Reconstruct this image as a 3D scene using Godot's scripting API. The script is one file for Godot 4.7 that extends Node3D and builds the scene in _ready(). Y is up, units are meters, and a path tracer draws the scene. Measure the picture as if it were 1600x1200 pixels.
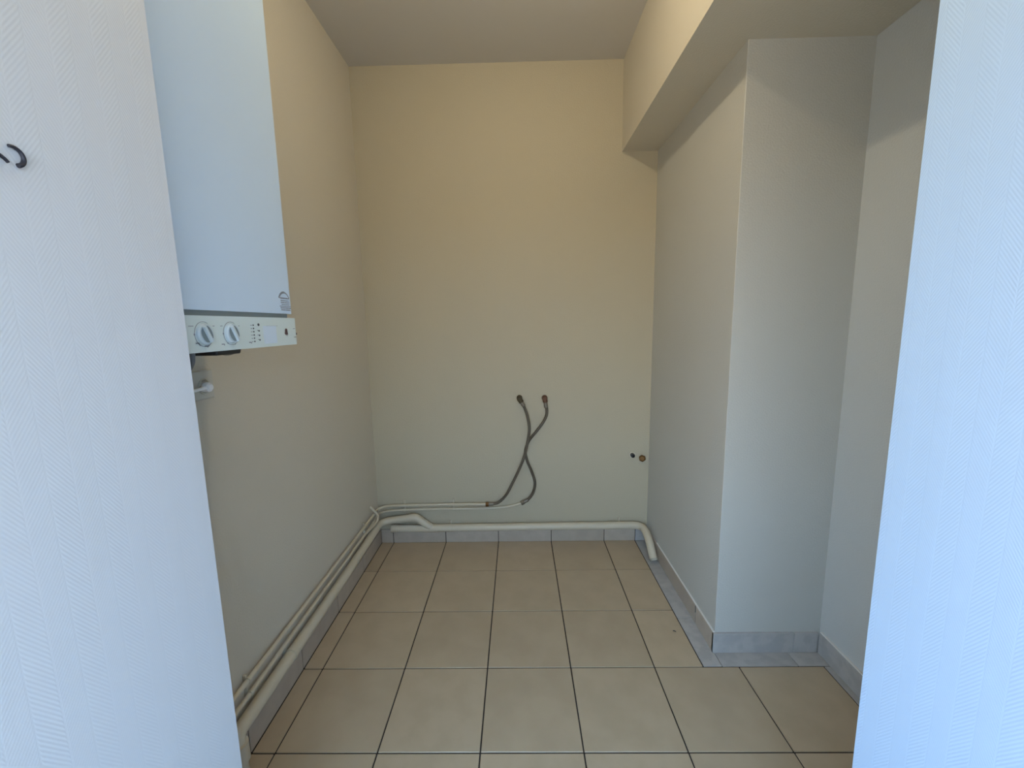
extends Node3D
# A small tiled nook seen from its doorway: boiler and pipes on the left, hoses on the back wall, boxed column and beam on the right.
# x runs to the right, y up, z towards the camera; the back wall stands at z = 0, the floor at y = 0.

const TILE := 0.33
const JOINT := 0.0048
const XL := -0.0893          # face of the left wall
const XLS := -0.0764         # face of the left skirting
const XR := 1.587            # face of the right wall (side of the column)
const XN := 2.012            # face of the wall at the far right
const XNS := 2.003
const ZC := 0.901            # front of the column
const ZD := 1.748            # far edges of the two near walls
const XDL := 0.244           # face of the near left wall
const XDR := 1.432           # face of the near right wall
const H := 2.741             # ceiling
const HS := 2.278            # underside of the beam
const ZR := 3.0
const XRM := -2.2
const SKY := 3.1
const LAMP := 0.325
const BULB := Vector3(0.80, 2.612, 1.15)

var rng := RandomNumberGenerator.new()
var taken := {}
var M := {}

func _ready():
	rng.seed = 7
	set_view()
	make_materials()
	build_shell()
	build_floor()
	build_skirting()
	build_window()
	build_lamp()
	build_boiler()
	build_outlet()
	build_pipes()
	build_hoses()
	build_small()

# ---------------------------------------------------------------- camera, sky, exposure
func set_view():
	var cam := Camera3D.new()
	cam.name = "camera"
	cam.fov = rad_to_deg(2.0 * atan(600.0 / 648.317))
	var pt := 0.1425
	var yw := -0.0155
	var rl := -0.0179
	var fw := Vector3(sin(yw) * cos(pt), -sin(pt), -cos(yw) * cos(pt))
	var up := Vector3(sin(yw) * sin(pt), cos(pt), -cos(yw) * sin(pt))
	var right := Vector3(cos(yw), 0, sin(yw))
	cam.transform = Transform3D(Basis(right * cos(rl) + up * sin(rl), up * cos(rl) - right * sin(rl), -fw), Vector3(0.7998, 1.3484, 2.4477))
	cam.near = 0.02
	add_child(cam)
	cam.current = true
	var we := WorldEnvironment.new()
	we.name = "world_environment"
	var env := Environment.new()
	var sky := Sky.new()
	var sm := ProceduralSkyMaterial.new()
	sm.sky_top_color = lin(0.34, 0.58, 0.90)
	sm.sky_horizon_color = lin(0.62, 0.68, 0.73)
	sm.sky_curve = 0.22
	sm.ground_horizon_color = lin(0.55, 0.52, 0.43)
	sm.ground_bottom_color = lin(0.37, 0.33, 0.27)
	sm.sky_energy_multiplier = SKY
	sm.ground_energy_multiplier = SKY
	sky.sky_material = sm
	env.background_mode = Environment.BG_SKY
	env.sky = sky
	env.tonemap_mode = Environment.TONE_MAPPER_LINEAR
	env.tonemap_exposure = 0.87
	env.sdfgi_enabled = true
	env.ssao_enabled = true
	env.ssil_enabled = true
	we.environment = env
	add_child(we)

# ---------------------------------------------------------------- materials
func lin(r: float, g: float, b: float) -> Color:
	return Color(r, g, b).linear_to_srgb()

func mat(c: Color, rough := 0.6, metal := 0.0, spec := 0.5) -> StandardMaterial3D:
	var m := StandardMaterial3D.new()
	m.albedo_color = c
	m.roughness = rough
	m.metallic = metal
	m.metallic_specular = spec
	return m

func noise_image(size: int, freq: float, oct: int, sd: int) -> Image:
	var n := FastNoiseLite.new()
	n.seed = sd
	n.noise_type = FastNoiseLite.TYPE_SIMPLEX_SMOOTH
	n.frequency = freq
	n.fractal_octaves = oct
	return n.get_seamless_image(size, size)

func tint(img: Image, a: Color, b: Color, lo := 0.0, hi := 1.0) -> ImageTexture:
	var w := img.get_width()
	var o := Image.create(w, w, false, Image.FORMAT_RGB8)
	for y in w:
		for x in w:
			o.set_pixel(x, y, a.lerp(b, clampf((img.get_pixel(x, y).r - lo) / (hi - lo), 0, 1)))
	return ImageTexture.create_from_image(o)

func chevron_image() -> Image:
	# woven glass-fibre wallpaper: two columns of slanted ribs, leaning opposite ways
	var s := 256
	var o := Image.create(s, s, false, Image.FORMAT_L8)
	for y in s:
		for x in s:
			var u := float(x) / s
			var v := float(y) / s
			var col := 0 if u < 0.5 else 1
			var w := (u * 2.0 - col)
			var ph := v * 8.0 + (w if col == 0 else 1.0 - w) * 6.0
			var h := 0.5 + 0.5 * sin(ph * TAU)
			var edge := smoothstep(0.0, 0.07, w) * smoothstep(0.0, 0.07, 1.0 - w)
			o.set_pixel(x, y, Color.from_hsv(0, 0, 0.15 + 0.8 * h * edge))
	return o

func make_materials():
	var chev := ImageTexture.create_from_image(chevron_image())
	var wp := mat(lin(0.62, 0.645, 0.675), 0.55)
	wp.heightmap_enabled = true
	wp.heightmap_texture = chev
	wp.heightmap_scale = 0.008
	wp.uv1_triplanar = true
	wp.uv1_world_triplanar = true
	wp.uv1_scale = Vector3.ONE / 0.056
	M.wallpaper = wp
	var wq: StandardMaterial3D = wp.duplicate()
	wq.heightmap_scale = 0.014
	wq.albedo_color = lin(0.55, 0.73, 0.98)  # white wallpaper; the blue of the skylight is put into its colour
	M.wallpaper_skylit = wq
	var fine := ImageTexture.create_from_image(noise_image(256, 0.06, 3, 3))
	var pl := mat(lin(0.595, 0.545, 0.445), 0.65)
	pl.heightmap_enabled = true
	pl.heightmap_texture = fine
	pl.heightmap_scale = 0.06
	pl.uv1_triplanar = true
	pl.uv1_world_triplanar = true
	pl.uv1_scale = Vector3.ONE * 7.0
	M.wall = pl
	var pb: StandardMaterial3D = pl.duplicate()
	pb.albedo_color = lin(0.46, 0.405, 0.292)  # cream plaster with this wall's dimmer, warmer light mixed into the colour
	M.wall_cream_dim = pb
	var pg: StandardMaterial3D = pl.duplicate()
	pg.albedo_color = lin(0.52, 0.51, 0.465)  # same plaster on the column, greyed by daylight put into its colour
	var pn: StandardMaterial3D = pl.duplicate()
	pn.albedo_color = lin(0.57, 0.585, 0.575)  # same plaster again, lighter and cooler, with daylight mixed into the colour
	M.wall_daylit_pale = pn
	M.wall_daylit = pg
	M.ceiling = mat(lin(0.56, 0.53, 0.48), 0.8)
	M.floor_tiles = []
	var cloud := noise_image(128, 0.03, 4, 11)
	for k in 4:
		var t := mat(Color.WHITE, 0.34)
		var d := 0.955 + 0.03 * k
		t.albedo_texture = tint(cloud, lin(0.450 * d, 0.348 * d, 0.228 * d), lin(0.482 * d, 0.374 * d, 0.248 * d), 0.25, 0.75)
		t.uv1_triplanar = true
		t.uv1_world_triplanar = true
		t.uv1_scale = Vector3.ONE * (1.3 + 0.4 * k)
		M.floor_tiles.append(t)
	var mar := noise_image(256, 0.018, 5, 5)
	M.marbles = []
	for k in 3:
		var t := mat(Color.WHITE, 0.32)
		var d := 0.95 + 0.04 * k
		t.albedo_texture = tint(mar, lin(0.40 * d, 0.385 * d, 0.365 * d), lin(0.46 * d, 0.44 * d, 0.415 * d), 0.3, 0.7)
		t.uv1_triplanar = true
		t.uv1_world_triplanar = true
		t.uv1_scale = Vector3.ONE * (2.2 + 0.5 * k)
		M.marbles.append(t)
	M.skirts = []
	for k in 3:
		var t := mat(Color.WHITE, 0.36)
		var d := 0.96 + 0.04 * k
		t.albedo_texture = tint(cloud, lin(0.43 * d, 0.36 * d, 0.285 * d), lin(0.47 * d, 0.395 * d, 0.315 * d), 0.25, 0.75)
		t.uv1_triplanar = true
		t.uv1_world_triplanar = true
		t.uv1_scale = Vector3.ONE * (2.0 + 0.4 * k)
		M.skirts.append(t)
	M.grout = mat(lin(0.030, 0.023, 0.018), 0.95)
	M.grout_pale = mat(lin(0.40, 0.39, 0.37), 0.9)
	M.pipe = mat(lin(0.57, 0.505, 0.38), 0.42)
	M.clip = mat(lin(0.57, 0.51, 0.39), 0.5)
	M.enamel = mat(lin(0.58, 0.72, 0.88), 0.28)  # white enamel; the daylight's blue is tinted into it
	M.panel = mat(lin(0.62, 0.71, 0.70), 0.45)
	M.panel_pale = mat(lin(0.60, 0.71, 0.82), 0.35)
	M.knob = mat(lin(0.56, 0.66, 0.72), 0.4)
	M.knob_shade = mat(lin(0.20, 0.25, 0.27), 0.5)
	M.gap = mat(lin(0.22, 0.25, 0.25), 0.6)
	M.ink = mat(lin(0.05, 0.06, 0.07), 0.6)
	M.ink_soft = mat(lin(0.22, 0.23, 0.27), 0.6)
	M.ink_brown = mat(lin(0.10, 0.06, 0.07), 0.6)
	M.black = mat(lin(0.02, 0.02, 0.022), 0.5)
	M.red = mat(lin(0.16, 0.03, 0.03), 0.5)
	M.gray_hose = mat(lin(0.22, 0.22, 0.23), 0.5)
	M.cable = mat(lin(0.30, 0.28, 0.26), 0.5)
	M.plastic = mat(lin(0.93, 0.93, 0.93), 0.3)
	M.bead = mat(lin(0.72, 0.70, 0.66), 0.5)
	M.plate = mat(lin(0.54, 0.52, 0.45), 0.4)
	M.brass = mat(lin(0.15, 0.075, 0.02), 0.5, 0.6)
	M.brass_dark = mat(lin(0.055, 0.04, 0.016), 0.5, 0.5)
	M.copper = mat(lin(0.10, 0.045, 0.022), 0.5, 0.5)
	M.chrome = mat(lin(0.22, 0.19, 0.15), 0.45, 0.6)
	M.iron = mat(lin(0.035, 0.038, 0.055), 0.45, 0.3)
	var br := Image.create(64, 64, false, Image.FORMAT_L8)
	for y in 64:
		for x in 64:
			var a := sin((x + y) * TAU / 16.0)
			var b := sin((x - y) * TAU / 16.0)
			br.set_pixel(x, y, Color.from_hsv(0, 0, 0.5 + 0.25 * (a + b) * 0.98))
	var hs := mat(Color.WHITE, 0.5, 0.45)
	hs.albedo_texture = tint(br, lin(0.05, 0.04, 0.028), lin(0.22, 0.185, 0.135))
	hs.heightmap_enabled = true
	hs.heightmap_texture = ImageTexture.create_from_image(br)
	hs.heightmap_scale = 0.05
	M.braid = hs
	var gl := mat(Color(0.9, 0.95, 1.0, 0.08), 0.02)
	gl.transparency = BaseMaterial3D.TRANSPARENCY_ALPHA
	M.glass = gl
	M.window = mat(lin(0.82, 0.82, 0.82), 0.4)
	var bulb := mat(Color(1.0, 0.86, 0.6), 0.4)
	bulb.emission_enabled = true
	bulb.emission = Color(1.0, 0.80, 0.48)
	bulb.emission_energy_multiplier = 3.0
	M.bulb = bulb

# ---------------------------------------------------------------- mesh helpers
func mb() -> SurfaceTool:
	var st := SurfaceTool.new()
	st.begin(Mesh.PRIMITIVE_TRIANGLES)
	return st

func vert(st: SurfaceTool, p: Vector3, n: Vector3, uv := Vector2.ZERO):
	st.set_normal(n)
	st.set_uv(uv)
	st.add_vertex(p)

func tri(st: SurfaceTool, a: Vector3, b: Vector3, c: Vector3, n: Vector3):
	if (b - a).cross(c - a).dot(n) > 0.0:
		var t := b
		b = c
		c = t
	vert(st, a, n)
	vert(st, b, n)
	vert(st, c, n)

func quad(st: SurfaceTool, a: Vector3, b: Vector3, c: Vector3, d: Vector3, n: Vector3):
	tri(st, a, b, c, n)
	tri(st, a, c, d, n)

func box(st: SurfaceTool, c: Vector3, s: Vector3, bev := 0.0):
	var h := s * 0.5
	var e := minf(bev, minf(h.x, minf(h.y, h.z)) * 0.9)
	for ax in 3:
		var u := (ax + 1) % 3
		var w := (ax + 2) % 3
		for sg in [-1.0, 1.0]:
			var n := Vector3.ZERO
			n[ax] = sg
			var q := []
			for k in [[-1, -1], [1, -1], [1, 1], [-1, 1]]:
				var p := Vector3.ZERO
				p[ax] = sg * h[ax]
				p[u] = k[0] * (h[u] - e)
				p[w] = k[1] * (h[w] - e)
				q.append(c + p)
			quad(st, q[0], q[1], q[2], q[3], n)
	if e <= 0.0:
		return
	for ax in 3:
		var u := (ax + 1) % 3
		var w := (ax + 2) % 3
		for su in [-1.0, 1.0]:
			for sw in [-1.0, 1.0]:
				var n := Vector3.ZERO
				n[u] = su
				n[w] = sw
				n = n.normalized()
				var q := []
				for k in [[-1, 0], [1, 0], [1, 1], [-1, 1]]:
					var p := Vector3.ZERO
					p[ax] = k[0] * (h[ax] - e)
					p[u] = su * (h[u] - (e if k[1] == 1 else 0.0))
					p[w] = sw * (h[w] - (0.0 if k[1] == 1 else e))
					q.append(c + p)
				quad(st, q[0], q[1], q[2], q[3], n)
	for sx in [-1.0, 1.0]:
		for sy in [-1.0, 1.0]:
			for sz in [-1.0, 1.0]:
				var g := Vector3(sx, sy, sz)
				tri(st, c + g * Vector3(h.x, h.y - e, h.z - e), c + g * Vector3(h.x - e, h.y, h.z - e), c + g * Vector3(h.x - e, h.y - e, h.z), g.normalized())

func span(st: SurfaceTool, a: Vector3, b: Vector3, bev := 0.0):
	box(st, (a + b) * 0.5, (b - a).abs(), bev)

func fillet(pts: Array, r: float, n := 8) -> Array:
	var o := [pts[0]]
	for i in range(1, pts.size() - 1):
		var p: Vector3 = pts[i]
		var a: Vector3 = pts[i - 1] - p
		var b: Vector3 = pts[i + 1] - p
		var d := minf(r, minf(a.length(), b.length()) * 0.48)
		var s := p + a.normalized() * d
		var e := p + b.normalized() * d
		for k in n + 1:
			var t := float(k) / n
			o.append(s.lerp(p, t).lerp(p.lerp(e, t), t))
	o.append(pts[-1])
	return o

func smooth(pts: Array, per := 8) -> Array:
	var o := []
	for i in pts.size() - 1:
		var a: Vector3 = pts[maxi(i - 1, 0)]
		var b: Vector3 = pts[i]
		var c: Vector3 = pts[i + 1]
		var d: Vector3 = pts[mini(i + 2, pts.size() - 1)]
		for k in per:
			o.append(b.cubic_interpolate(c, a, d, float(k) / per))
	o.append(pts[-1])
	return o

func tube(st: SurfaceTool, pts: Array, r: float, seg := 14, bore := 0.0, vrep := 0.0, r_end := -1.0):
	# a swept round section with closed (or bored) ends
	var rings := []
	var norms := []
	var lens := []
	var up := Vector3.UP
	var run := 0.0
	for i in pts.size():
		var p: Vector3 = pts[i]
		var d: Vector3 = (pts[mini(i + 1, pts.size() - 1)] - pts[maxi(i - 1, 0)]).normalized()
		if i == 0:
			up = Vector3.UP if absf(d.y) < 0.9 else Vector3.RIGHT
		else:
			run += p.distance_to(pts[i - 1])
		up = (up - d * up.dot(d)).normalized()
		var side := d.cross(up)
		var rr := r if r_end < 0.0 else lerpf(r, r_end, float(i) / (pts.size() - 1))
		var ring := []
		var nn := []
		for k in seg + 1:
			var a := TAU * k / seg
			var v := up * cos(a) + side * sin(a)
			ring.append(p + v * rr)
			nn.append(v)
		rings.append(ring)
		norms.append(nn)
		lens.append(run * vrep)
	for i in pts.size() - 1:
		for k in seg:
			var idx := [[i, k], [i, k + 1], [i + 1, k + 1], [i, k], [i + 1, k + 1], [i + 1, k]]
			var n0: Vector3 = norms[i][k]
			var a: Vector3 = rings[i][k]
			var flip: bool = (rings[i][k + 1] - a).cross(rings[i + 1][k + 1] - a).dot(n0) > 0.0
			for t in 2:
				var o := [0, 1, 2] if not flip else [0, 2, 1]
				for q in o:
					var ix = idx[t * 3 + q]
					vert(st, rings[ix[0]][ix[1]], norms[ix[0]][ix[1]], Vector2(4.0 * ix[1] / seg, lens[ix[0]]))
	for e in [0, pts.size() - 1]:
		var c: Vector3 = pts[e]
		var other: Vector3 = pts[1] if e == 0 else pts[e - 1]
		var n: Vector3 = (c - other).normalized()
		for k in seg:
			if bore > 0.0:
				var a: Vector3 = rings[e][k]
				var b: Vector3 = rings[e][k + 1]
				var ai := c + (a - c) * bore
				var bi := c + (b - c) * bore
				quad(st, a, b, bi, ai, n)
				quad(st, ai, bi, bi - n * r * 2.0, ai - n * r * 2.0, -(norms[e][k]))
				tri(st, c - n * r * 2.0, ai - n * r * 2.0, bi - n * r * 2.0, n)
			else:
				tri(st, c, rings[e][k], rings[e][k + 1], n)

func lathe(st: SurfaceTool, at: Vector3, axis: Vector3, prof: Array, seg := 24, twist := 0.0):
	# prof: Vector2(radius, distance along the axis)
	var up := Vector3.UP if absf(axis.y) < 0.9 else Vector3.RIGHT
	up = (up - axis * up.dot(axis)).normalized().rotated(axis, twist)
	var side := axis.cross(up)
	for i in prof.size() - 1:
		var p: Vector2 = prof[i]
		var q: Vector2 = prof[i + 1]
		var t := (q - p)
		for k in seg:
			var a0 := TAU * k / seg
			var a1 := TAU * (k + 1) / seg
			var v0 := up * cos(a0) + side * sin(a0)
			var v1 := up * cos(a1) + side * sin(a1)
			var vm := (v0 + v1).normalized()
			var smooth_n := seg > 8
			var n0 := ((v0 if smooth_n else vm) * t.y - axis * t.x).normalized()
			var n1 := ((v1 if smooth_n else vm) * t.y - axis * t.x).normalized()
			var A := at + axis * p.y + v0 * p.x
			var B := at + axis * p.y + v1 * p.x
			var C := at + axis * q.y + v1 * q.x
			var D := at + axis * q.y + v0 * q.x
			var nm := (n0 + n1)
			if nm.length() < 1e-6:
				continue
			for f in [[[A, n0], [B, n1], [C, n1]], [[A, n0], [C, n1], [D, n0]]]:
				if (f[1][0] - f[0][0]).cross(f[2][0] - f[0][0]).length() < 1e-12:
					continue
				var fl: bool = (f[1][0] - f[0][0]).cross(f[2][0] - f[0][0]).dot(nm) > 0.0
				for ix in ([0, 2, 1] if fl else [0, 1, 2]):
					vert(st, f[ix][0], f[ix][1])

# ---------------------------------------------------------------- node helpers
func numbered(n: String) -> String:
	if not taken.has(n):
		taken[n] = 0
		return n
	taken[n] += 1
	return "%s_%03d" % [n, taken[n]]

func mesh_node(called: String, st, m: Material) -> MeshInstance3D:
	var o := MeshInstance3D.new()
	o.name = called
	o.mesh = st.commit() if st is SurfaceTool else st
	o.material_override = m
	return o

func tag(o: Node, label: String, category: String, group := "") -> Node:
	o.set_meta("label", label)
	o.set_meta("category", category)
	if group != "":
		o.set_meta("group", group)
	return o

func thing(called: String, label: String, category: String, at: Vector3, group := "") -> Node3D:
	var o := Node3D.new()
	o.name = numbered(called)
	o.position = at
	add_child(o)
	tag(o, label, category, group)
	return o

func part(called: String, st, m: Material, parent: Node3D, label := "") -> MeshInstance3D:
	# geometry is written in world coordinates: a part undoes the place of its thing, a sub-part needs nothing
	var o := mesh_node(called, st, m)
	if parent.get_parent() == self and not parent is MeshInstance3D:
		o.position = -parent.position
	parent.add_child(o, true)
	if label != "":
		o.set_meta("label", label)
	return o

func structure(called: String, st, m: Material, label: String, category: String) -> MeshInstance3D:
	var o := mesh_node(called, st, m)
	add_child(o, true)
	o.set_meta("kind", "structure")
	tag(o, label, category)
	return o

# ---------------------------------------------------------------- the room
func build_shell():
	var st := mb()
	span(st, Vector3(XL - 0.15, -0.1, -0.15), Vector3(XR + 0.01, H + 0.1, 0.0))
	structure("wall_back", st, M.wall_cream_dim, "plain cream back wall behind the crossed hoses", "wall")
	st = mb()
	span(st, Vector3(XL - 0.15, -0.1, 0.0), Vector3(XL, H + 0.1, ZD))
	structure("wall_left", st, M.wall, "cream left wall carrying the boiler and the painted pipes", "wall")
	st = mb()
	span(st, Vector3(XR, -0.1, -0.15), Vector3(XN + 0.15, H + 0.1, ZC), 0.0015)
	structure("wall_right", st, M.wall_daylit, "boxed-out column to the right of the back wall, under the beam", "wall")
	st = mb()
	span(st, Vector3(XN, -0.1, ZC), Vector3(XN + 0.15, H + 0.1, ZD))
	structure("wall_niche", st, M.wall_daylit_pale, "narrow wall strip with daylight grey painted in, beside the bright near wall", "wall")
	st = mb()
	span(st, Vector3(1.39, HS, 0.0), Vector3(XR, H, ZC))
	span(st, Vector3(1.39, HS, ZC - 0.002), Vector3(XN, H, ZD + 0.012))
	structure("wall_beam", st, M.wall, "boxed beam running along the ceiling at upper right", "beam")
	st = mb()
	span(st, Vector3(XRM - 0.15, -0.1, ZD), Vector3(XDL, H + 0.1, 2.14), 0.005)
	structure("wall_doorway_left", st, M.wallpaper, "pale grey textured near wall filling the left edge", "wall")
	st = mb()
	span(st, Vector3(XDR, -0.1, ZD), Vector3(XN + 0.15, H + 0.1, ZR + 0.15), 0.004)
	structure("wall_doorway_right", st, M.wallpaper_skylit, "white herringbone wallpapered near wall with skylight blue painted in, filling the right edge", "wall")
	st = mb()
	span(st, Vector3(XRM - 0.15, -0.1, ZR), Vector3(WX0, H + 0.1, ZR + 0.15))
	span(st, Vector3(WX1, -0.1, ZR), Vector3(XDR, H + 0.1, ZR + 0.15))
	span(st, Vector3(WX0, -0.1, ZR), Vector3(WX1, WY0, ZR + 0.15))
	span(st, Vector3(WX0, WY1, ZR), Vector3(WX1, H + 0.1, ZR + 0.15))
	structure("wall_window", st, M.wall, "window wall of the room behind the viewpoint", "wall")
	st = mb()
	span(st, Vector3(XRM - 0.15, -0.1, 2.14), Vector3(XRM, H + 0.1, ZR + 0.15))
	structure("wall_room", st, M.wall, "plain side wall of the room behind the viewpoint", "wall")
	st = mb()
	span(st, Vector3(XRM - 0.15, H, -0.15), Vector3(XN + 0.15, H + 0.15, ZR + 0.15))
	structure("ceiling", st, M.ceiling, "flat white ceiling above the nook", "ceiling")

const WX0 := -1.0
const WX1 := 1.38
const WY0 := 0.55
const WY1 := 2.00

func build_window():
	var zc := ZR + 0.09
	var o := Node3D.new()
	o.name = "window_1"
	o.position = Vector3((WX0 + WX1) * 0.5, WY0, zc)
	add_child(o)
	o.set_meta("kind", "structure")
	tag(o, "white casement window behind the viewpoint", "window")
	var mid := (WX0 + WX1) * 0.5
	var f := mb()
	span(f, Vector3(WX0, WY0, zc - 0.03), Vector3(WX1, WY0 + 0.05, zc + 0.03), 0.003)
	span(f, Vector3(WX0, WY1 - 0.05, zc - 0.03), Vector3(WX1, WY1, zc + 0.03), 0.003)
	for x in [WX0, mid - 0.025, WX1 - 0.05]:
		span(f, Vector3(x, WY0 + 0.05, zc - 0.03), Vector3(x + 0.05, WY1 - 0.05, zc + 0.03), 0.003)
	part("window_frame", f, M.window, o)
	for k in 2:
		var p := mb()
		var x0 := WX0 + 0.05 if k == 0 else mid + 0.025
		var x1 := mid - 0.025 if k == 0 else WX1 - 0.05
		quad(p, Vector3(x0, WY0 + 0.05, zc), Vector3(x1, WY0 + 0.05, zc), Vector3(x1, WY1 - 0.05, zc), Vector3(x0, WY1 - 0.05, zc), Vector3.FORWARD)
		part("pane", p, M.glass, o)
	var s := mb()
	span(s, Vector3(WX0 - 0.04, WY0 - 0.03, ZR - 0.04), Vector3(WX1 + 0.04, WY0, ZR + 0.06), 0.004)
	part("window_sill", s, M.window, o)

func tile_mesh(s: Vector3, bev: float) -> ArrayMesh:
	var st := mb()
	box(st, Vector3.ZERO, s, bev)
	return st.commit()

var tile_cache := {}
func lay(parent: Node3D, a: Vector3, b: Vector3, m: Material, tilt := 0.0):
	# one tile between two corners, sharing its mesh with tiles of the same size
	var s := (b - a).abs()
	var key := "%.4f %.4f %.4f" % [s.x, s.y, s.z]
	if not tile_cache.has(key):
		tile_cache[key] = tile_mesh(s, 0.0012)
	var o := mesh_node("tile", tile_cache[key], m)
	o.position = (a + b) * 0.5
	o.rotation = Vector3(rng.randf_range(-tilt, tilt), 0, rng.randf_range(-tilt, tilt))
	parent.add_child(o, true)

func edges(a: float, b: float, cuts: Array) -> Array:
	var o := [a]
	for c in cuts:
		if c > a + 0.01 and c < b - 0.01:
			o.append(c)
	o.append(b)
	return o

func build_floor():
	var st := mb()
	span(st, Vector3(XRM - 0.15, -0.12, -0.15), Vector3(XN + 0.15, -0.0035, 2.6))
	span(st, Vector3(XRM - 0.15, -0.12, 2.6), Vector3(XN + 0.15, -0.0035, ZR + 0.15))
	var fl := structure("floor", st, M.grout, "cream square floor tiles with dark joints and a grey tile border on the right", "floor")
	var j := JOINT * 0.5
	var rows := []
	for k in 10:
		rows.append(0.318 + TILE * k)
	var cols := []
	for k in range(-8, 8):
		cols.append(TILE * k)
	var rz := edges(0.0, ZR, rows)
	for r in rz.size() - 1:
		var z0: float = rz[r]
		var z1: float = rz[r + 1]
		var strips := []          # [from x, to x, from z, to z]
		if z1 <= 1.0:
			strips.append([XLS, 1.512, z0, z1])
		elif z1 <= ZD:
			strips.append([XLS, 1.98, z0, z1])
		elif z0 < ZD:
			strips.append([XLS, XDL, z0, ZD])
			strips.append([XDL, XDR, z0, z1])
			strips.append([XDR, 1.98, z0, ZD])
		elif z0 < 2.14:
			strips.append([XDL, XDR, z0, z1])
			strips.append([XRM, XDL, 2.14, z1])
		else:
			strips.append([XRM, XDR, z0, z1])
		for s in strips:
			var cx := edges(s[0], s[1], cols)
			for c in cx.size() - 1:
				var drop := rng.randf_range(-0.0004, 0.0)
				lay(fl, Vector3(cx[c] + j, -0.010 + drop, s[2] + j), Vector3(cx[c + 1] - j, drop, s[3] - j), M.floor_tiles[rng.randi() % 4], 0.0006)
	# grey border: along the right wall, in front of the column, along the far-right wall
	var g := 0.0012
	var bz := [0.0, 0.37, 0.70, 0.978]
	for k in 3:
		lay(fl, Vector3(1.512 + j, -0.010, bz[k] + g), Vector3(XR - 0.001, -0.0004, bz[k + 1] - g - (j if k == 2 else 0.0)), M.marbles[k % 3])
	lay(fl, Vector3(XR + g, -0.010, ZC), Vector3(1.884 - g, 0.0, 0.978 - j), M.marbles[1])
	lay(fl, Vector3(1.884 + g, -0.010, ZC), Vector3(XN, -0.0004, 0.978 - j), M.marbles[2])
	var ez := [0.978, 1.31, 1.64, ZD]
	for k in 3:
		lay(fl, Vector3(1.98 + j, -0.010, ez[k] + g), Vector3(XN, 0.0, ez[k + 1] - g), M.marbles[(k + 1) % 3])

func skirt(called: String, label: String, run: Array, mats: Array, fixed: float, depth: float, axis: int, top: Array, grout: Material):
	# a row of upright tiles; axis 0: along x facing +z, axis 2: along z facing +/-x (sign of depth)
	var bed := mb()
	var a: float = run[0]
	var b: float = run[-1]
	var d := depth - signf(depth) * 0.0022
	if axis == 0:
		span(bed, Vector3(a, -0.003, fixed - 0.004), Vector3(b, top[0] - 0.003, fixed + d))
	else:
		span(bed, Vector3(fixed - signf(depth) * 0.004, -0.003, a), Vector3(fixed + d, top[0] - 0.003, b))
	var o := structure(called, bed, grout, label, "skirting")
	for k in run.size() - 1:
		var p: float = run[k] + JOINT * 0.4
		var q: float = run[k + 1] - JOINT * 0.4
		var t: float = top[k % top.size()]
		if axis == 0:
			lay(o, Vector3(p, 0.0005, fixed - 0.002), Vector3(q, t, fixed + depth), mats[k % mats.size()])
		else:
			lay(o, Vector3(fixed - signf(depth) * 0.002, 0.0005, p), Vector3(fixed + depth, t, q), mats[k % mats.size()])

func build_skirting():
	skirt("baseboard_back", "low row of tiles along the foot of the back wall", [XLS, 0.0, 0.33, 0.66, 0.99, 1.32, 1.512, XR], [M.skirts[0], M.skirts[1], M.skirts[2], M.skirts[1], M.skirts[0], M.skirts[2], M.marbles[0]], 0.0, 0.012, 0, [0.086], M.grout)
	skirt("baseboard_left", "low row of tiles under the pipes of the left wall", [0.0, 0.318, 0.648, 0.978, 1.308, 1.638, ZD], [M.skirts[1], M.skirts[2], M.skirts[0]], XL, XLS - XL, 2, [0.086], M.grout)
	skirt("baseboard_right", "low tiled skirting with a pale top edge along the right wall", [0.012, 0.74, ZC + 0.008], [M.skirts[0], M.skirts[2]], XR, -0.008, 2, [0.087], M.grout_pale)
	var bead := mb()
	span(bead, Vector3(XR - 0.0075, 0.086, 0.20), Vector3(XR + 0.001, 0.0905, ZC), 0.0015)
	part("bead", bead, M.bead, get_node("baseboard_right"), "pale sealant bead along the top edge")
	skirt("baseboard_column", "grey tiled skirting at the foot of the column", [XR - 0.008, 1.905, XNS], [M.marbles[1], M.marbles[2]], ZC, 0.009, 0, [0.088], M.grout_pale)
	skirt("baseboard_niche", "pale grey skirting running to the bright right-hand wall", [ZC + 0.009, 1.45, ZD], [M.marbles[2], M.marbles[1]], XN, -0.009, 2, [0.092], M.grout_pale)

	bead = mb()
	span(bead, Vector3(XN - 0.0085, 0.091, ZC + 0.012), Vector3(XN + 0.001, 0.0965, ZD), 0.0015)
	part("bead", bead, M.bead, get_node("baseboard_niche"), "pale sealant bead along the top edge")

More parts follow.
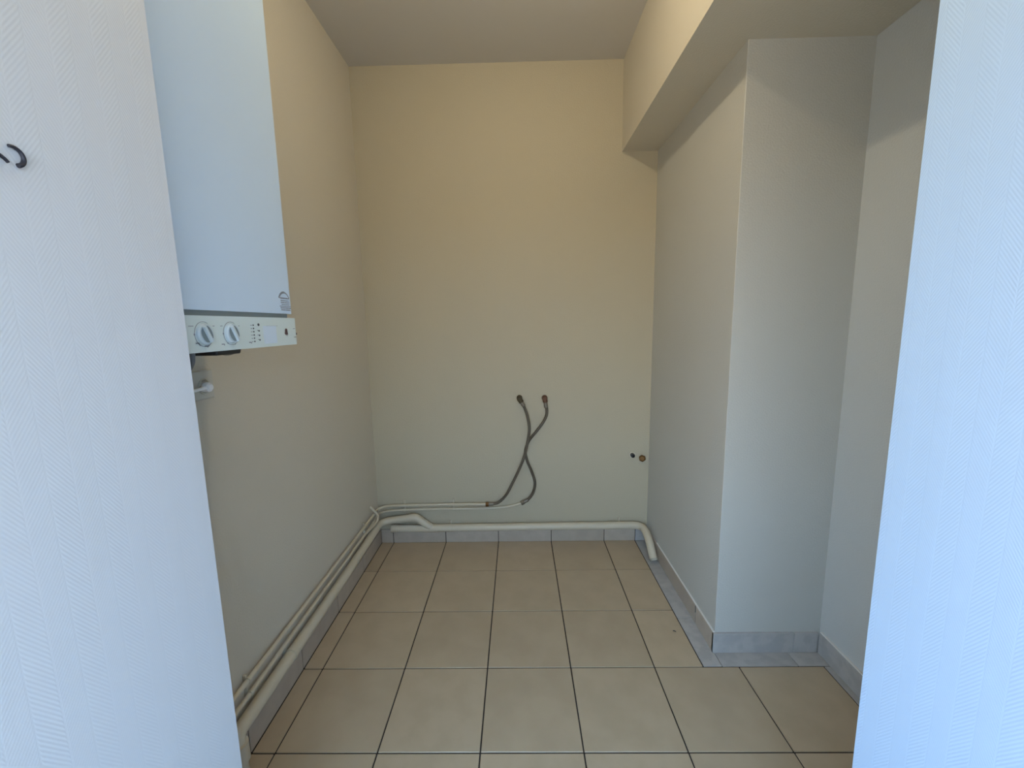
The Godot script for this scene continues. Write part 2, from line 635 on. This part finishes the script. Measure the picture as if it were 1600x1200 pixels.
# ---------------------------------------------------------------- ceiling bulb (above the frame)
func build_lamp():
	var o := thing("ceiling_bulb", "bare warm light bulb in a white holder on the ceiling", "lamp", Vector3(BULB.x, H, BULB.z))
	var st := mb()
	lathe(st, Vector3(BULB.x, H, BULB.z), Vector3.DOWN, [Vector2(0.0, 0.0), Vector2(0.045, 0.0), Vector2(0.045, 0.012), Vector2(0.024, 0.03), Vector2(0.021, 0.085), Vector2(0.0, 0.085)])
	part("bulb_holder", st, M.plastic, o)
	st = mb()
	var pr := []
	for k in 13:
		var a := PI * k / 12.0
		pr.append(Vector2(0.032 * sin(a), -0.032 * cos(a)))
	lathe(st, BULB, Vector3.DOWN, pr)
	part("bulb", st, M.bulb, o)
	var l := OmniLight3D.new()
	l.name = "bulb_light"
	l.position = BULB - o.position
	l.light_color = lin(1.0, 0.86, 0.60)
	l.light_energy = LAMP
	l.light_size = 0.015
	l.omni_range = 12.0
	l.omni_attenuation = 2.0
	l.shadow_enabled = true
	o.add_child(l)

# ---------------------------------------------------------------- boiler
const XB := 0.18
func build_boiler():
	var z0 := 1.283
	var z1 := 1.722
	var o := thing("boiler", "white wall-hung boiler with a knob panel on the left wall", "boiler", Vector3(XL, 1.30, (z0 + z1) * 0.5))
	# cover: rounded front corners, swept upwards
	var st := mb()
	var prof := []
	var r := 0.016
	prof.append(Vector2(XL + 0.012, z0 + 0.006))
	for k in 7:
		var a := PI * 0.5 * k / 6.0
		prof.append(Vector2(XB - r + r * sin(a), z0 + 0.006 + r - r * cos(a)))
	for k in 7:
		var a := PI * 0.5 * k / 6.0
		prof.append(Vector2(XB - r + r * cos(a), z1 - r + r * sin(a)))
	prof.append(Vector2(XL + 0.012, z1))
	extrude_up(st, prof, 1.3875, 2.36)
	part("front_cover", st, M.enamel, o)
	st = mb()
	span(st, Vector3(XL, 1.305, z0 + 0.02), Vector3(XB - 0.014, 2.35, z1 - 0.01))
	part("back_frame", st, M.plate, o)
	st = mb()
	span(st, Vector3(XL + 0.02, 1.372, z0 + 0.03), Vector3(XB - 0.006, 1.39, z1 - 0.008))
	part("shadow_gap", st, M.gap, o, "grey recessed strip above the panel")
	# control panel with a rounded far end
	st = mb()
	prof = [Vector2(XL + 0.03, z0 - 0.004)]
	for k in 7:
		var a := PI * 0.5 * k / 6.0
		prof.append(Vector2(XB - 0.011 + 0.012 * sin(a), z0 - 0.004 + 0.012 - 0.012 * cos(a)))
	prof.append(Vector2(XB + 0.001, z1))
	prof.append(Vector2(XL + 0.03, z1))
	extrude_up(st, prof, 1.3045, 1.3765)
	var pan := part("control_panel", st, M.panel, o, "greenish white control panel")
	var xf := XB + 0.001
	# knobs
	for zk in [1.631, 1.552]:
		st = mb()
		var yk := 1.340
		lathe(st, Vector3(xf, yk, zk), Vector3.RIGHT, [Vector2(0.0212, 0.0), Vector2(0.0205, 0.004), Vector2(0.0185, 0.006), Vector2(0.0, 0.0065)], 28)
		var kn := part("knob", st, M.knob, o)
		st = mb()
		ridge(st, Vector3(xf + 0.006, yk, zk), 0.5)
		part("knob_grip", st, M.knob, kn)
		st = mb()
		for sg in [-1.0, 1.0]:
			recess_shade(st, Vector3(xf + 0.0071, yk, zk), 0.5, sg)
		part("knob_recess_shade", st, M.knob_shade, kn)
		st = mb()
		arc(st, Vector3(xf, yk, zk), 0.0245, 0.0009, deg_to_rad(60), deg_to_rad(335))
		for an in [180.0, 235.0, 290.0, 330.0]:
			arc(st, Vector3(xf, yk, zk), 0.0248, 0.0028 if an < 200 else 0.0022, deg_to_rad(an - 4), deg_to_rad(an + 4))
		part("dial_marks", st, M.ink_soft, kn).set_meta("kind", "stuff")
	# print on the panel: rule, small marks, indicator dots
	st = mb()
	for s in [[1.668, 1.656], [1.605, 1.600], [1.583, 1.577], [1.527, 1.523]]:
		span(st, Vector3(xf, 1.3555, s[1]), Vector3(xf + 0.0004, 1.3567, s[0]))
	for s in [[1.652, 1.322], [1.630, 1.3155], [1.582, 1.3170], [1.492, 1.3170]]:
		span(st, Vector3(xf, s[1], s[0] - 0.005), Vector3(xf + 0.0004, s[1] + 0.0022, s[0] + 0.003))
		span(st, Vector3(xf, s[1] - 0.0018, s[0] - 0.006), Vector3(xf + 0.0004, s[1] + 0.0012, s[0] - 0.004))
	for k in 6:
		span(st, Vector3(xf, 1.3565 - 0.0076 * k, 1.4795), Vector3(xf + 0.0004, 1.3580 - 0.0076 * k, 1.4845))
	for k in 3:
		span(st, Vector3(xf, 1.3445 - 0.0108 * k, 1.4575), Vector3(xf + 0.0004, 1.3460 - 0.0108 * k, 1.4615))
	span(st, Vector3(xf, 1.3470, 1.292), Vector3(xf + 0.0004, 1.3484, 1.302))
	span(st, Vector3(xf, 1.3235, 1.289), Vector3(xf + 0.0004, 1.3255, 1.299))
	span(st, Vector3(xf, 1.3553, 1.375), Vector3(xf + 0.0003, 1.3559, 1.425))
	part("panel_marking", st, M.ink_soft, pan).set_meta("kind", "stuff")
	for k in 6:
		st = mb()
		lathe(st, Vector3(xf, 1.3575 - 0.0076 * k, 1.4745), Vector3.RIGHT, [Vector2(0.0019, 0.0), Vector2(0.0017, 0.0008), Vector2(0.0, 0.001)], 10)
		part("indicator", st, M.ink, pan)
	for k in 4:
		st = mb()
		var y := 1.3585 if k == 0 else 1.3440 - 0.0108 * (k - 1)
		var s := 0.0034 if k == 0 else 0.0020
		lathe(st, Vector3(xf, y, 1.4545), Vector3.RIGHT, [Vector2(s, 0.0), Vector2(s * 0.9, 0.001), Vector2(0.0, 0.0012)], 12)
		part("indicator", st, M.ink, pan)
	st = mb()
	span(st, Vector3(xf - 0.001, 1.312, 1.383), Vector3(xf + 0.0005, 1.3555, 1.437))
	part("blank_plate", st, M.panel_pale, pan, "pale blue blank plate")
	# small dark emblem, like a flame above a stroke
	st = mb()
	var em := [Vector2(0.0, 0.0165), Vector2(-0.007, 0.0155), Vector2(-0.0085, 0.005), Vector2(-0.0095, 0.0), Vector2(0.001, -0.0008), Vector2(0.006, 0.003), Vector2(0.004, 0.008), Vector2(0.0035, 0.013)]
	outline(st, Vector3(xf, 1.332, 1.339), em, 0.0005)
	span(st, Vector3(xf, 1.3290, 1.332), Vector3(xf + 0.0004, 1.3300, 1.336))
	part("emblem", st, M.ink_brown, pan, "small dark brown emblem")
	st = mb()
	lathe(st, Vector3(XB - 0.002, 1.333, 1.2855), Vector3(0.8, 0, -0.6), [Vector2(0.003, 0.0), Vector2(0.0028, 0.003), Vector2(0.0, 0.0034)], 12)
	part("screw", st, M.ink_brown, pan)
	# maker's mark on the cover: an arch of lettering over rows of fine print, too small to read
	st = mb()
	var xc := XB + 0.0002
	for k in 11:
		var a0 := lerpf(2.72, 0.42, k / 11.0)
		arc(st, Vector3(xc, 1.4170, 1.331), 0.026, 0.0055 if k < 6 else 0.0036, a0 - 0.17, a0)
	part("arched_print", st, M.ink_soft, o, "arched grey printed mark").set_meta("kind", "stuff")
	st = mb()
	var lines := [[1.4265, 1.349, 1.309, 0.0032], [1.4205, 1.348, 1.310, 0.0020], [1.4155, 1.348, 1.308, 0.0022], [1.4105, 1.345, 1.308, 0.0019], [1.4058, 1.354, 1.303, 0.0019], [1.4012, 1.351, 1.302, 0.0024], [1.3962, 1.349, 1.305, 0.0023]]
	for l in lines:
		var z: float = l[1]
		while z > l[2]:
			var wd := rng.randf_range(0.012, 0.022)
			span(st, Vector3(xc, l[0], maxf(z - wd, l[2])), Vector3(xc + 0.0003, l[0] + l[3], z))
			z -= wd + 0.0012
	part("fine_print", st, M.ink_soft, o, "rows of tiny grey print").set_meta("kind", "stuff")
	# underside fittings
	st = mb()
	span(st, Vector3(0.02, 1.2885, 1.405), Vector3(0.10, 1.306, 1.492), 0.003)
	part("valve_block", st, M.black, o, "black valve block under the panel")
	st = mb()
	span(st, Vector3(0.02, 1.292, 1.372), Vector3(0.08, 1.306, 1.392), 0.003)
	part("terminal", st, M.gray_hose, o)
	st = mb()
	lathe(st, Vector3(0.06, 1.306, 1.402), Vector3.DOWN, [Vector2(0.006, 0.0), Vector2(0.006, 0.008), Vector2(0.0, 0.010)], 12)
	part("red_cap", st, M.red, o, "dark red cap")
	st = mb()
	tube(st, smooth([Vector3(0.05, 1.3035, 1.502), Vector3(0.05, 1.290, 1.503), Vector3(0.05, 1.270, 1.509), Vector3(0.045, 1.250, 1.530), Vector3(0.02, 1.215, 1.60), Vector3(-0.03, 1.12, 1.69), Vector3(-0.06, 0.90, 1.715), Vector3(-0.045, 0.60, 1.718), Vector3(-0.028, 0.30, 1.718), Vector3(-0.028, 0.004, 1.718)]), 0.0062, 12)
	var gh := mesh_node("flexible_hose", st, M.gray_hose)
	add_child(gh)
	tag(gh, "dark grey flexible hose dropping from the boiler behind the near left wall", "hose")
	st = mb()
	tube(st, smooth([Vector3(0.05, 1.306, 1.43), Vector3(0.05, 1.290, 1.415), Vector3(0.05, 1.2835, 1.392), Vector3(0.05, 1.2840, 1.370), Vector3(0.05, 1.290, 1.350), Vector3(0.05, 1.306, 1.336)]), 0.0013, 8)
	part("cable", st, M.cable, o, "thin grey cable loop")

func extrude_up(st: SurfaceTool, prof: Array, y0: float, y1: float):
	var c := Vector2.ZERO
	for p in prof:
		c += p / prof.size()
	for i in prof.size():
		var p: Vector2 = prof[i]
		var q: Vector2 = prof[(i + 1) % prof.size()]
		var t := q - p
		var n := Vector3(t.y, 0, -t.x).normalized()
		if n.dot(Vector3((p.x + q.x) * 0.5 - c.x, 0, (p.y + q.y) * 0.5 - c.y)) < 0:
			n = -n
		quad(st, Vector3(p.x, y0, p.y), Vector3(q.x, y0, q.y), Vector3(q.x, y1, q.y), Vector3(p.x, y1, p.y), n)
		tri(st, Vector3(c.x, y0, c.y), Vector3(p.x, y0, p.y), Vector3(q.x, y0, q.y), Vector3.DOWN)
		tri(st, Vector3(c.x, y1, c.y), Vector3(p.x, y1, p.y), Vector3(q.x, y1, q.y), Vector3.UP)

func outline(st: SurfaceTool, at: Vector3, pts: Array, t: float):
	# flat mark on a face that looks towards +x; pts are (z, y)
	var c := Vector2.ZERO
	for p in pts:
		c += p / pts.size()
	for i in pts.size():
		var p: Vector2 = pts[i]
		var q: Vector2 = pts[(i + 1) % pts.size()]
		var P := at + Vector3(t, p.y, p.x)
		var Q := at + Vector3(t, q.y, q.x)
		tri(st, at + Vector3(t, c.y, c.x), P, Q, Vector3.RIGHT)
		quad(st, P, Q, Q - Vector3(t, 0, 0), P - Vector3(t, 0, 0), Vector3(0, (p + q).y * 0.5 - c.y, (p + q).x * 0.5 - c.x).normalized())

func arc(st: SurfaceTool, at: Vector3, r: float, w: float, a0: float, a1: float):
	# thin curved stroke on a face towards +x; angle 0 points away from the camera (-z, to the right in the picture), 90 degrees up
	var n := maxi(2, int(absf(a1 - a0) / 0.12))
	for k in n:
		var a := lerpf(a0, a1, float(k) / n)
		var b := lerpf(a0, a1, float(k + 1) / n)
		var va := Vector3(0, sin(a), -cos(a))
		var vb := Vector3(0, sin(b), -cos(b))
		var t := Vector3(0.0004, 0, 0)
		quad(st, at + va * (r - w * 0.5) + t, at + vb * (r - w * 0.5) + t, at + vb * (r + w * 0.5) + t, at + va * (r + w * 0.5) + t, Vector3.RIGHT)
		quad(st, at + va * (r + w * 0.5) + t, at + vb * (r + w * 0.5) + t, at + vb * (r + w * 0.5), at + va * (r + w * 0.5), va)

func ridge(st: SurfaceTool, at: Vector3, tilt: float):
	# raised grip bar across a knob, leaning from upper left to lower right
	var d := Vector3(0, cos(tilt), sin(tilt))
	var s := Vector3(0, -sin(tilt), cos(tilt))
	var h := 0.0055
	for sg in [-1.0, 1.0]:
		quad(st, at + d * 0.019 + s * sg * 0.0034, at - d * 0.019 + s * sg * 0.0034, at - d * 0.0165 + s * sg * 0.0026 + Vector3(h, 0, 0), at + d * 0.0165 + s * sg * 0.0026 + Vector3(h, 0, 0), (s * sg + Vector3(0.2, 0, 0)).normalized())
		quad(st, at + d * sg * 0.019 + s * 0.0034, at + d * sg * 0.019 - s * 0.0034, at + d * sg * 0.0165 - s * 0.0026 + Vector3(h, 0, 0), at + d * sg * 0.0165 + s * 0.0026 + Vector3(h, 0, 0), (d * sg + Vector3(0.2, 0, 0)).normalized())
	quad(st, at + d * 0.0165 + s * 0.0026 + Vector3(h, 0, 0), at + d * 0.0165 - s * 0.0026 + Vector3(h, 0, 0), at - d * 0.0165 - s * 0.0026 + Vector3(h, 0, 0), at - d * 0.0165 + s * 0.0026 + Vector3(h, 0, 0), Vector3.RIGHT)

func recess_shade(st: SurfaceTool, at: Vector3, tilt: float, sg: float):
	# flat dark patch beside the grip bar, painted as the shade of a recess
	var d := Vector3(0, cos(tilt), sin(tilt))
	var s := Vector3(0, -sin(tilt), cos(tilt)) * sg
	var n := 10
	for k in n:
		var t0 := lerpf(-1.0, 1.0, float(k) / n)
		var t1 := lerpf(-1.0, 1.0, float(k + 1) / n)
		var w0 := 0.0040 + 0.0100 * sqrt(maxf(0.0, 1.0 - t0 * t0))
		var w1 := 0.0040 + 0.0100 * sqrt(maxf(0.0, 1.0 - t1 * t1))
		quad(st, at + d * 0.0165 * t0 + s * 0.0036, at + d * 0.0165 * t1 + s * 0.0036, at + d * 0.0165 * t1 + s * w1, at + d * 0.0165 * t0 + s * w0, Vector3.RIGHT)

# ---------------------------------------------------------------- socket with its plug
func build_outlet():
	var c := Vector3(XL, 1.196, 1.312)
	var o := thing("wall_socket", "off-white wall socket plate below the boiler on the left wall", "socket", c)
	var st := mb()
	span(st, Vector3(XL, c.y - 0.041, c.z - 0.040), Vector3(XL + 0.010, c.y + 0.041, c.z + 0.040), 0.003)
	var pl := part("plate", st, M.plate, o)
	st = mb()
	lathe(st, Vector3(XL + 0.0101, c.y - 0.004, c.z), Vector3.RIGHT, [Vector2(0.0225, 0.0), Vector2(0.0215, 0.0025), Vector2(0.0195, 0.0025), Vector2(0.019, 0.0005), Vector2(0.0, 0.0005)], 28)
	part("socket_ring", st, M.plate, o)
	st = mb()
	span(st, Vector3(XL + 0.0100, c.y + 0.0105, c.z - 0.006), Vector3(XL + 0.0106, c.y + 0.0135, c.z + 0.008))
	part("slot", st, M.ink, pl, "dark slot")
	var p := thing("plug", "small round white plug pushed into the socket below the boiler", "plug", Vector3(XL + 0.011, c.y - 0.004, c.z))
	st = mb()
	lathe(st, Vector3(XL + 0.0113, c.y - 0.006, c.z + 0.001), Vector3.RIGHT, [Vector2(0.0, 0.0), Vector2(0.0135, 0.0), Vector2(0.0145, 0.006), Vector2(0.013, 0.016), Vector2(0.008, 0.021), Vector2(0.0, 0.022)], 24)
	part("plug_body", st, M.plastic, p)
	st = mb()
	tube(st, smooth([Vector3(XL + 0.022, c.y - 0.006, c.z + 0.008), Vector3(XL + 0.024, c.y - 0.0065, c.z + 0.022), Vector3(XL + 0.024, c.y - 0.008, c.z + 0.05), Vector3(XL + 0.03, c.y - 0.012, c.z + 0.16), Vector3(XL + 0.04, c.y - 0.02, c.z + 0.30), Vector3(XL + 0.04, c.y - 0.02, ZD + 0.001)]), 0.0058, 10, 0.0, 0.0, 0.0032)
	part("cord", st, M.plastic, p)

# ---------------------------------------------------------------- pipes
func pipe_clip(label: String, at: Vector3, along: Vector3, out: Vector3, y0: float, y1: float, holds: Array):
	# a flat strap on the wall between y0 and y1 with a collar round each pipe: holds are [centre, radius]
	var o := thing("pipe_clip", label, "pipe clip", at, "painted clips that hold the pipes to the walls")
	var w := 0.008
	var half := (along * w * 0.5).abs()
	var st := mb()
	var p := Vector3(at.x, y0, at.z) - half
	var q := Vector3(at.x, y1, at.z) + half + out * 0.012
	span(st, p, q, 0.001)
	part("strap", st, M.clip, o)
	for h in holds:
		st = mb()
		var c: Vector3 = h[0]
		tube(st, [c - along * w * 0.5, c + along * w * 0.5], h[1], 16)
		part("collar", st, M.clip, o)

func build_pipes():
	# upper thin pipe: along the left wall, round the corner and along the back wall to the left hose
	var o := thing("water_pipe", "upper thin white pipe from left wall round the corner to the brass nut", "pipe", Vector3(-0.073, 0.2, 0.018), "thin painted water pipes")
	var st := mb()
	tube(st, fillet([Vector3(-0.073, 0.247, 1.745), Vector3(-0.073, 0.241, 0.22), Vector3(-0.073, 0.246, 0.018), Vector3(0.082, 0.251, 0.018), Vector3(0.40, 0.255, 0.020), Vector3(0.590, 0.2605, 0.036)], 0.07, 10), 0.0078, 14)
	part("pipe", st, M.pipe, o)
	# lower thin pipe with a crossover branch in the corner
	o = thing("water_pipe", "lower thin white pipe with a bent corner branch, ending at the grey nut", "pipe", Vector3(-0.071, 0.17, 0.018), "thin painted water pipes")
	st = mb()
	tube(st, fillet([Vector3(-0.071, 0.194, 1.745), Vector3(-0.071, 0.202, 0.9), Vector3(-0.071, 0.199, 0.20), Vector3(-0.071, 0.208, 0.018), Vector3(0.0, 0.2185, 0.018), Vector3(0.25, 0.225, 0.018), Vector3(0.606, 0.2255, 0.018), Vector3(0.716, 0.231, 0.018), Vector3(0.808, 0.2575, 0.020)], 0.06, 10), 0.0072, 14)
	part("pipe", st, M.pipe, o)
	st = mb()
	tube(st, smooth([Vector3(-0.069, 0.198, 0.24), Vector3(-0.064, 0.195, 0.175), Vector3(-0.055, 0.200, 0.132), Vector3(-0.0515, 0.220, 0.118), Vector3(-0.054, 0.245, 0.122), Vector3(-0.068, 0.270, 0.130), Vector3(-0.0885, 0.297, 0.135)]), 0.0078, 14)
	part("branch", st, M.pipe, o)
	# thick waste pipe
	o = thing("drain_pipe", "thick white-painted waste pipe running above the skirting along left and back walls", "pipe", Vector3(0.1, 0.09, 0.04))
	st = mb()
	tube(st, fillet([Vector3(-0.052, 0.004, 1.388), Vector3(-0.053, 0.100, 1.386), Vector3(-0.060, 0.147, 1.380), Vector3(-0.061, 0.147, 0.60), Vector3(-0.061, 0.158, 0.046), Vector3(0.155, 0.186, 0.044), Vector3(0.245, 0.116, 0.040)], 0.062, 12), 0.0215, 20)
	part("pipe", st, M.pipe, o)
	st = mb()
	tube(st, fillet([Vector3(0.008, 0.108, 0.036), Vector3(0.628, 0.1105, 0.036), Vector3(1.545, 0.1145, 0.036), Vector3(1.545, 0.110, 0.165), Vector3(1.545, 0.026, 0.266)], 0.075, 12), 0.0225, 22, 0.86)
	part("main_run", st, M.pipe, o)
	st = mb()
	tube(st, [Vector3(0.000, 0.108, 0.036), Vector3(0.003, 0.108, 0.036), Vector3(0.034, 0.108, 0.036)], 0.0246, 22)
	part("end_cap", st, M.pipe, o)
	st = mb()
	tube(st, [Vector3(0.205, 0.1088, 0.036), Vector3(0.282, 0.1092, 0.036)], 0.0244, 22)
	tube(st, smooth([Vector3(0.118, 0.182, 0.044), Vector3(0.146, 0.184, 0.044), Vector3(0.168, 0.174, 0.043), Vector3(0.186, 0.160, 0.043)], 5), 0.0236, 20)
	part("coupling", st, M.pipe, o)
	st = mb()
	tube(st, [Vector3(-0.052, 0.068, 1.386), Vector3(-0.053, 0.124, 1.386)], 0.0272, 22)
	part("coupling", st, M.pipe, o)
	# clips
	pipe_clip("twin pipe clip on left wall nearest the viewer", Vector3(XL, 0.18, 1.288), Vector3.BACK, Vector3.RIGHT, 0.184, 0.263, [[Vector3(-0.073, 0.2452, 1.288), 0.0105], [Vector3(-0.071, 0.1983, 1.288), 0.0100]])
	pipe_clip("twin pipe clip on left wall close to the back corner", Vector3(XL, 0.18, 0.262), Vector3.BACK, Vector3.RIGHT, 0.186, 0.262, [[Vector3(-0.073, 0.2413, 0.262), 0.0102], [Vector3(-0.071, 0.1993, 0.262), 0.0098]])
	pipe_clip("single clip round the thick waste pipe on left wall", Vector3(XL, 0.11, 1.075), Vector3.BACK, Vector3.RIGHT, 0.125, 0.180, [[Vector3(-0.0607, 0.147, 1.075), 0.0240]])
	pipe_clip("twin pipe clip on back wall nearest the left corner", Vector3(0.082, 0.2, 0.0), Vector3.RIGHT, Vector3.BACK, 0.208, 0.282, [[Vector3(0.082, 0.251, 0.018), 0.0100], [Vector3(0.082, 0.2205, 0.018), 0.0095]])
	pipe_clip("twin pipe clip on back wall left of the brass hose nut", Vector3(0.385, 0.2, 0.0), Vector3.RIGHT, Vector3.BACK, 0.212, 0.286, [[Vector3(0.385, 0.2548, 0.020), 0.0100], [Vector3(0.385, 0.2252, 0.018), 0.0095]])
	pipe_clip("clip on the back waste pipe below the left hose end", Vector3(0.363, 0.09, 0.0), Vector3.RIGHT, Vector3.BACK, 0.088, 0.146, [[Vector3(0.363, 0.1094, 0.036), 0.0238]])
	pipe_clip("clip on the back waste pipe near its right-hand bend", Vector3(1.409, 0.09, 0.0), Vector3.RIGHT, Vector3.BACK, 0.088, 0.151, [[Vector3(1.409, 0.1139, 0.036), 0.0238]])

func hose(label: String, path: Array, top: Vector3, top_mat: Material, low: Array, low_mat: Material, z: float):
	var o := thing("braided_hose", label, "hose", Vector3(top.x, low[0].y, 0.0), "crossed braided hoses on the back wall")
	var pts := smooth(path, 8)
	var st := mb()
	tube(st, pts, 0.0082, 16, 0.0, 55.0)
	part("braid", st, M.braid, o)
	# wall outlet and union nut at the top
	st = mb()
	lathe(st, Vector3(top.x, top.y, 0.0), Vector3.BACK, [Vector2(0.0175, 0.0), Vector2(0.0170, 0.004), Vector2(0.0125, 0.006), Vector2(0.0125, z - 0.006), Vector2(0.0155, z - 0.004), Vector2(0.0155, z + 0.010), Vector2(0.012, z + 0.0135), Vector2(0.0, z + 0.0135)], 24)
	part("wall_outlet", st, top_mat, o)
	var d: Vector3 = (pts[0] - top).normalized()
	st = mb()
	lathe(st, top + d * 0.006, d, [Vector2(0.0, 0.0), Vector2(0.0138, 0.0), Vector2(0.0145, 0.002), Vector2(0.0145, 0.017), Vector2(0.013, 0.019), Vector2(0.0, 0.019)], 6)
	part("nut", st, top_mat, o)
	st = mb()
	var l := top.distance_to(pts[0])
	lathe(st, top + d * 0.024, d, [Vector2(0.0, 0.0), Vector2(0.0118, 0.0), Vector2(0.0118, l - 0.012), Vector2(0.0095, l - 0.006), Vector2(0.0, l - 0.006)], 20)
	part("ferrule", st, M.chrome, o)
	# lower end
	var e: Vector3 = pts[-1]
	d = (low[1] - low[0]).normalized()
	st = mb()
	lathe(st, low[0], d, [Vector2(0.0, 0.0), Vector2(0.0145, 0.0), Vector2(0.0155, 0.002), Vector2(0.0155, 0.017), Vector2(0.0135, 0.019), Vector2(0.0, 0.019)], 6, 0.3)
	part("nut", st, low_mat, o)
	st = mb()
	tube(st, [low[0] + d * 0.017, low[0] + d * 0.032, low[0] + d * 0.047], 0.0110, 18)
	part("ferrule", st, M.chrome, o)

func build_hoses():
	var p := []
	for q in [[0.8215, 0.884], [0.838, 0.848], [0.851, 0.806], [0.861, 0.729], [0.846, 0.631], [0.825, 0.551], [0.792, 0.471], [0.753, 0.391], [0.714, 0.318], [0.668, 0.272], [0.626, 0.2620]]:
		p.append(Vector3(q[0], q[1], 0.037))
	hose("braided grey hose from the left wall outlet down to the brass nut, crossing in front", p, Vector3(0.805, 0.913, 0.037), M.brass_dark, [Vector3(0.588, 0.2605, 0.037), Vector3(0.70, 0.2635, 0.037)], M.brass, 0.037)
	p = []
	for q in [[0.9605, 0.872], [0.967, 0.845], [0.964, 0.806], [0.941, 0.760], [0.903, 0.709], [0.860, 0.655], [0.836, 0.590], [0.847, 0.523], [0.873, 0.458], [0.891, 0.392], [0.884, 0.336], [0.865, 0.299], [0.842, 0.275]]:
		p.append(Vector3(q[0], q[1], 0.019))
	hose("braided grey hose from the right wall outlet down to the grey nut, crossing behind", p, Vector3(0.955, 0.911, 0.019), M.copper, [Vector3(0.806, 0.2565, 0.020), Vector3(0.846, 0.278, 0.019)], M.chrome, 0.019)

func build_small():
	# two capped outlets low on the back wall, by the right corner
	var o := thing("wall_outlet", "small dark round pipe stub low on the back wall, left of the brass cap", "pipe outlet", Vector3(1.485, 0.551, 0.0))
	var st := mb()
	lathe(st, Vector3(1.487, 0.551, 0.0), Vector3.BACK, [Vector2(0.019, 0.0), Vector2(0.018, 0.004), Vector2(0.0, 0.004)], 24)
	part("collar", st, M.clip, o)
	st = mb()
	lathe(st, Vector3(1.4845, 0.551, 0.003), Vector3.BACK, [Vector2(0.0125, 0.0), Vector2(0.0125, 0.020), Vector2(0.0085, 0.022), Vector2(0.0075, 0.012), Vector2(0.0, 0.012)], 20)
	part("stub", st, M.black, o)
	o = thing("wall_outlet", "brass capped pipe outlet low on the back wall beside the right corner", "pipe outlet", Vector3(1.539, 0.530, 0.0))
	st = mb()
	lathe(st, Vector3(1.543, 0.534, 0.0), Vector3.BACK, [Vector2(0.014, 0.0), Vector2(0.013, 0.012), Vector2(0.0, 0.012)], 20)
	part("stub", st, M.brass_dark, o)
	st = mb()
	lathe(st, Vector3(1.546, 0.531, 0.008), Vector3(-0.35, 0.12, 0.92).normalized(), [Vector2(0.0, 0.0), Vector2(0.0205, 0.0), Vector2(0.0215, 0.003), Vector2(0.0190, 0.022), Vector2(0.0125, 0.026), Vector2(0.0, 0.027)], 6, 0.2)
	part("cap", st, M.brass, o)
	# curled iron hook on the near left wall
	o = thing("wall_hook", "black curled metal hook on the pale grey near left wall, cut by the frame", "hook", Vector3(XDL, 1.53, 1.985))
	var x := XDL + 0.0022
	var pts := []
	for k in 15:
		var a := deg_to_rad(lerpf(108.0, -72.0, k / 14.0))
		pts.append(Vector3(x, 1.5425 + 0.0098 * sin(a), 1.9655 - 0.0098 * cos(a)))
	st = mb()
	tube(st, pts, 0.0018, 12, 0.0, 0.0, 0.0025)
	part("scroll", st, M.iron, o)
	st = mb()
	tube(st, smooth([Vector3(x, 1.5335, 1.9715), Vector3(x, 1.5370, 1.9755), Vector3(x, 1.5395, 1.981), Vector3(x, 1.5400, 1.990), Vector3(x, 1.5390, 2.000), Vector3(x + 0.004, 1.530, 2.006), Vector3(x + 0.014, 1.522, 2.008), Vector3(x + 0.02, 1.530, 2.008)]), 0.0016, 12, 0.0, 0.0, 0.0030)
	part("stem", st, M.iron, o)
	# loose wire end on the right skirting and a crumb on the floor joint
	st = mb()
	tube(st, smooth([Vector3(1.5785, 0.084, 0.735), Vector3(1.5765, 0.076, 0.740), Vector3(1.5765, 0.066, 0.742), Vector3(1.5780, 0.055, 0.739)]), 0.0013, 8)
	var wr := mesh_node("wire_end", st, M.black)
	add_child(wr)
	tag(wr, "short black wire end curling over the right skirting", "wire")
	st = mb()
	var cr := Vector3(1.469, 0.0015, 0.787)
	tube(st, smooth([cr - Vector3(0.006, 0, 0.002), cr + Vector3(0, 0.001, 0), cr + Vector3(0.005, 0, 0.004)]), 0.0016, 6)
	var crumb := mesh_node("dirt_crumb", st, M.black)
	add_child(crumb)
	tag(crumb, "tiny dark crumb lying on the floor joint beside the grey tile border", "dirt")
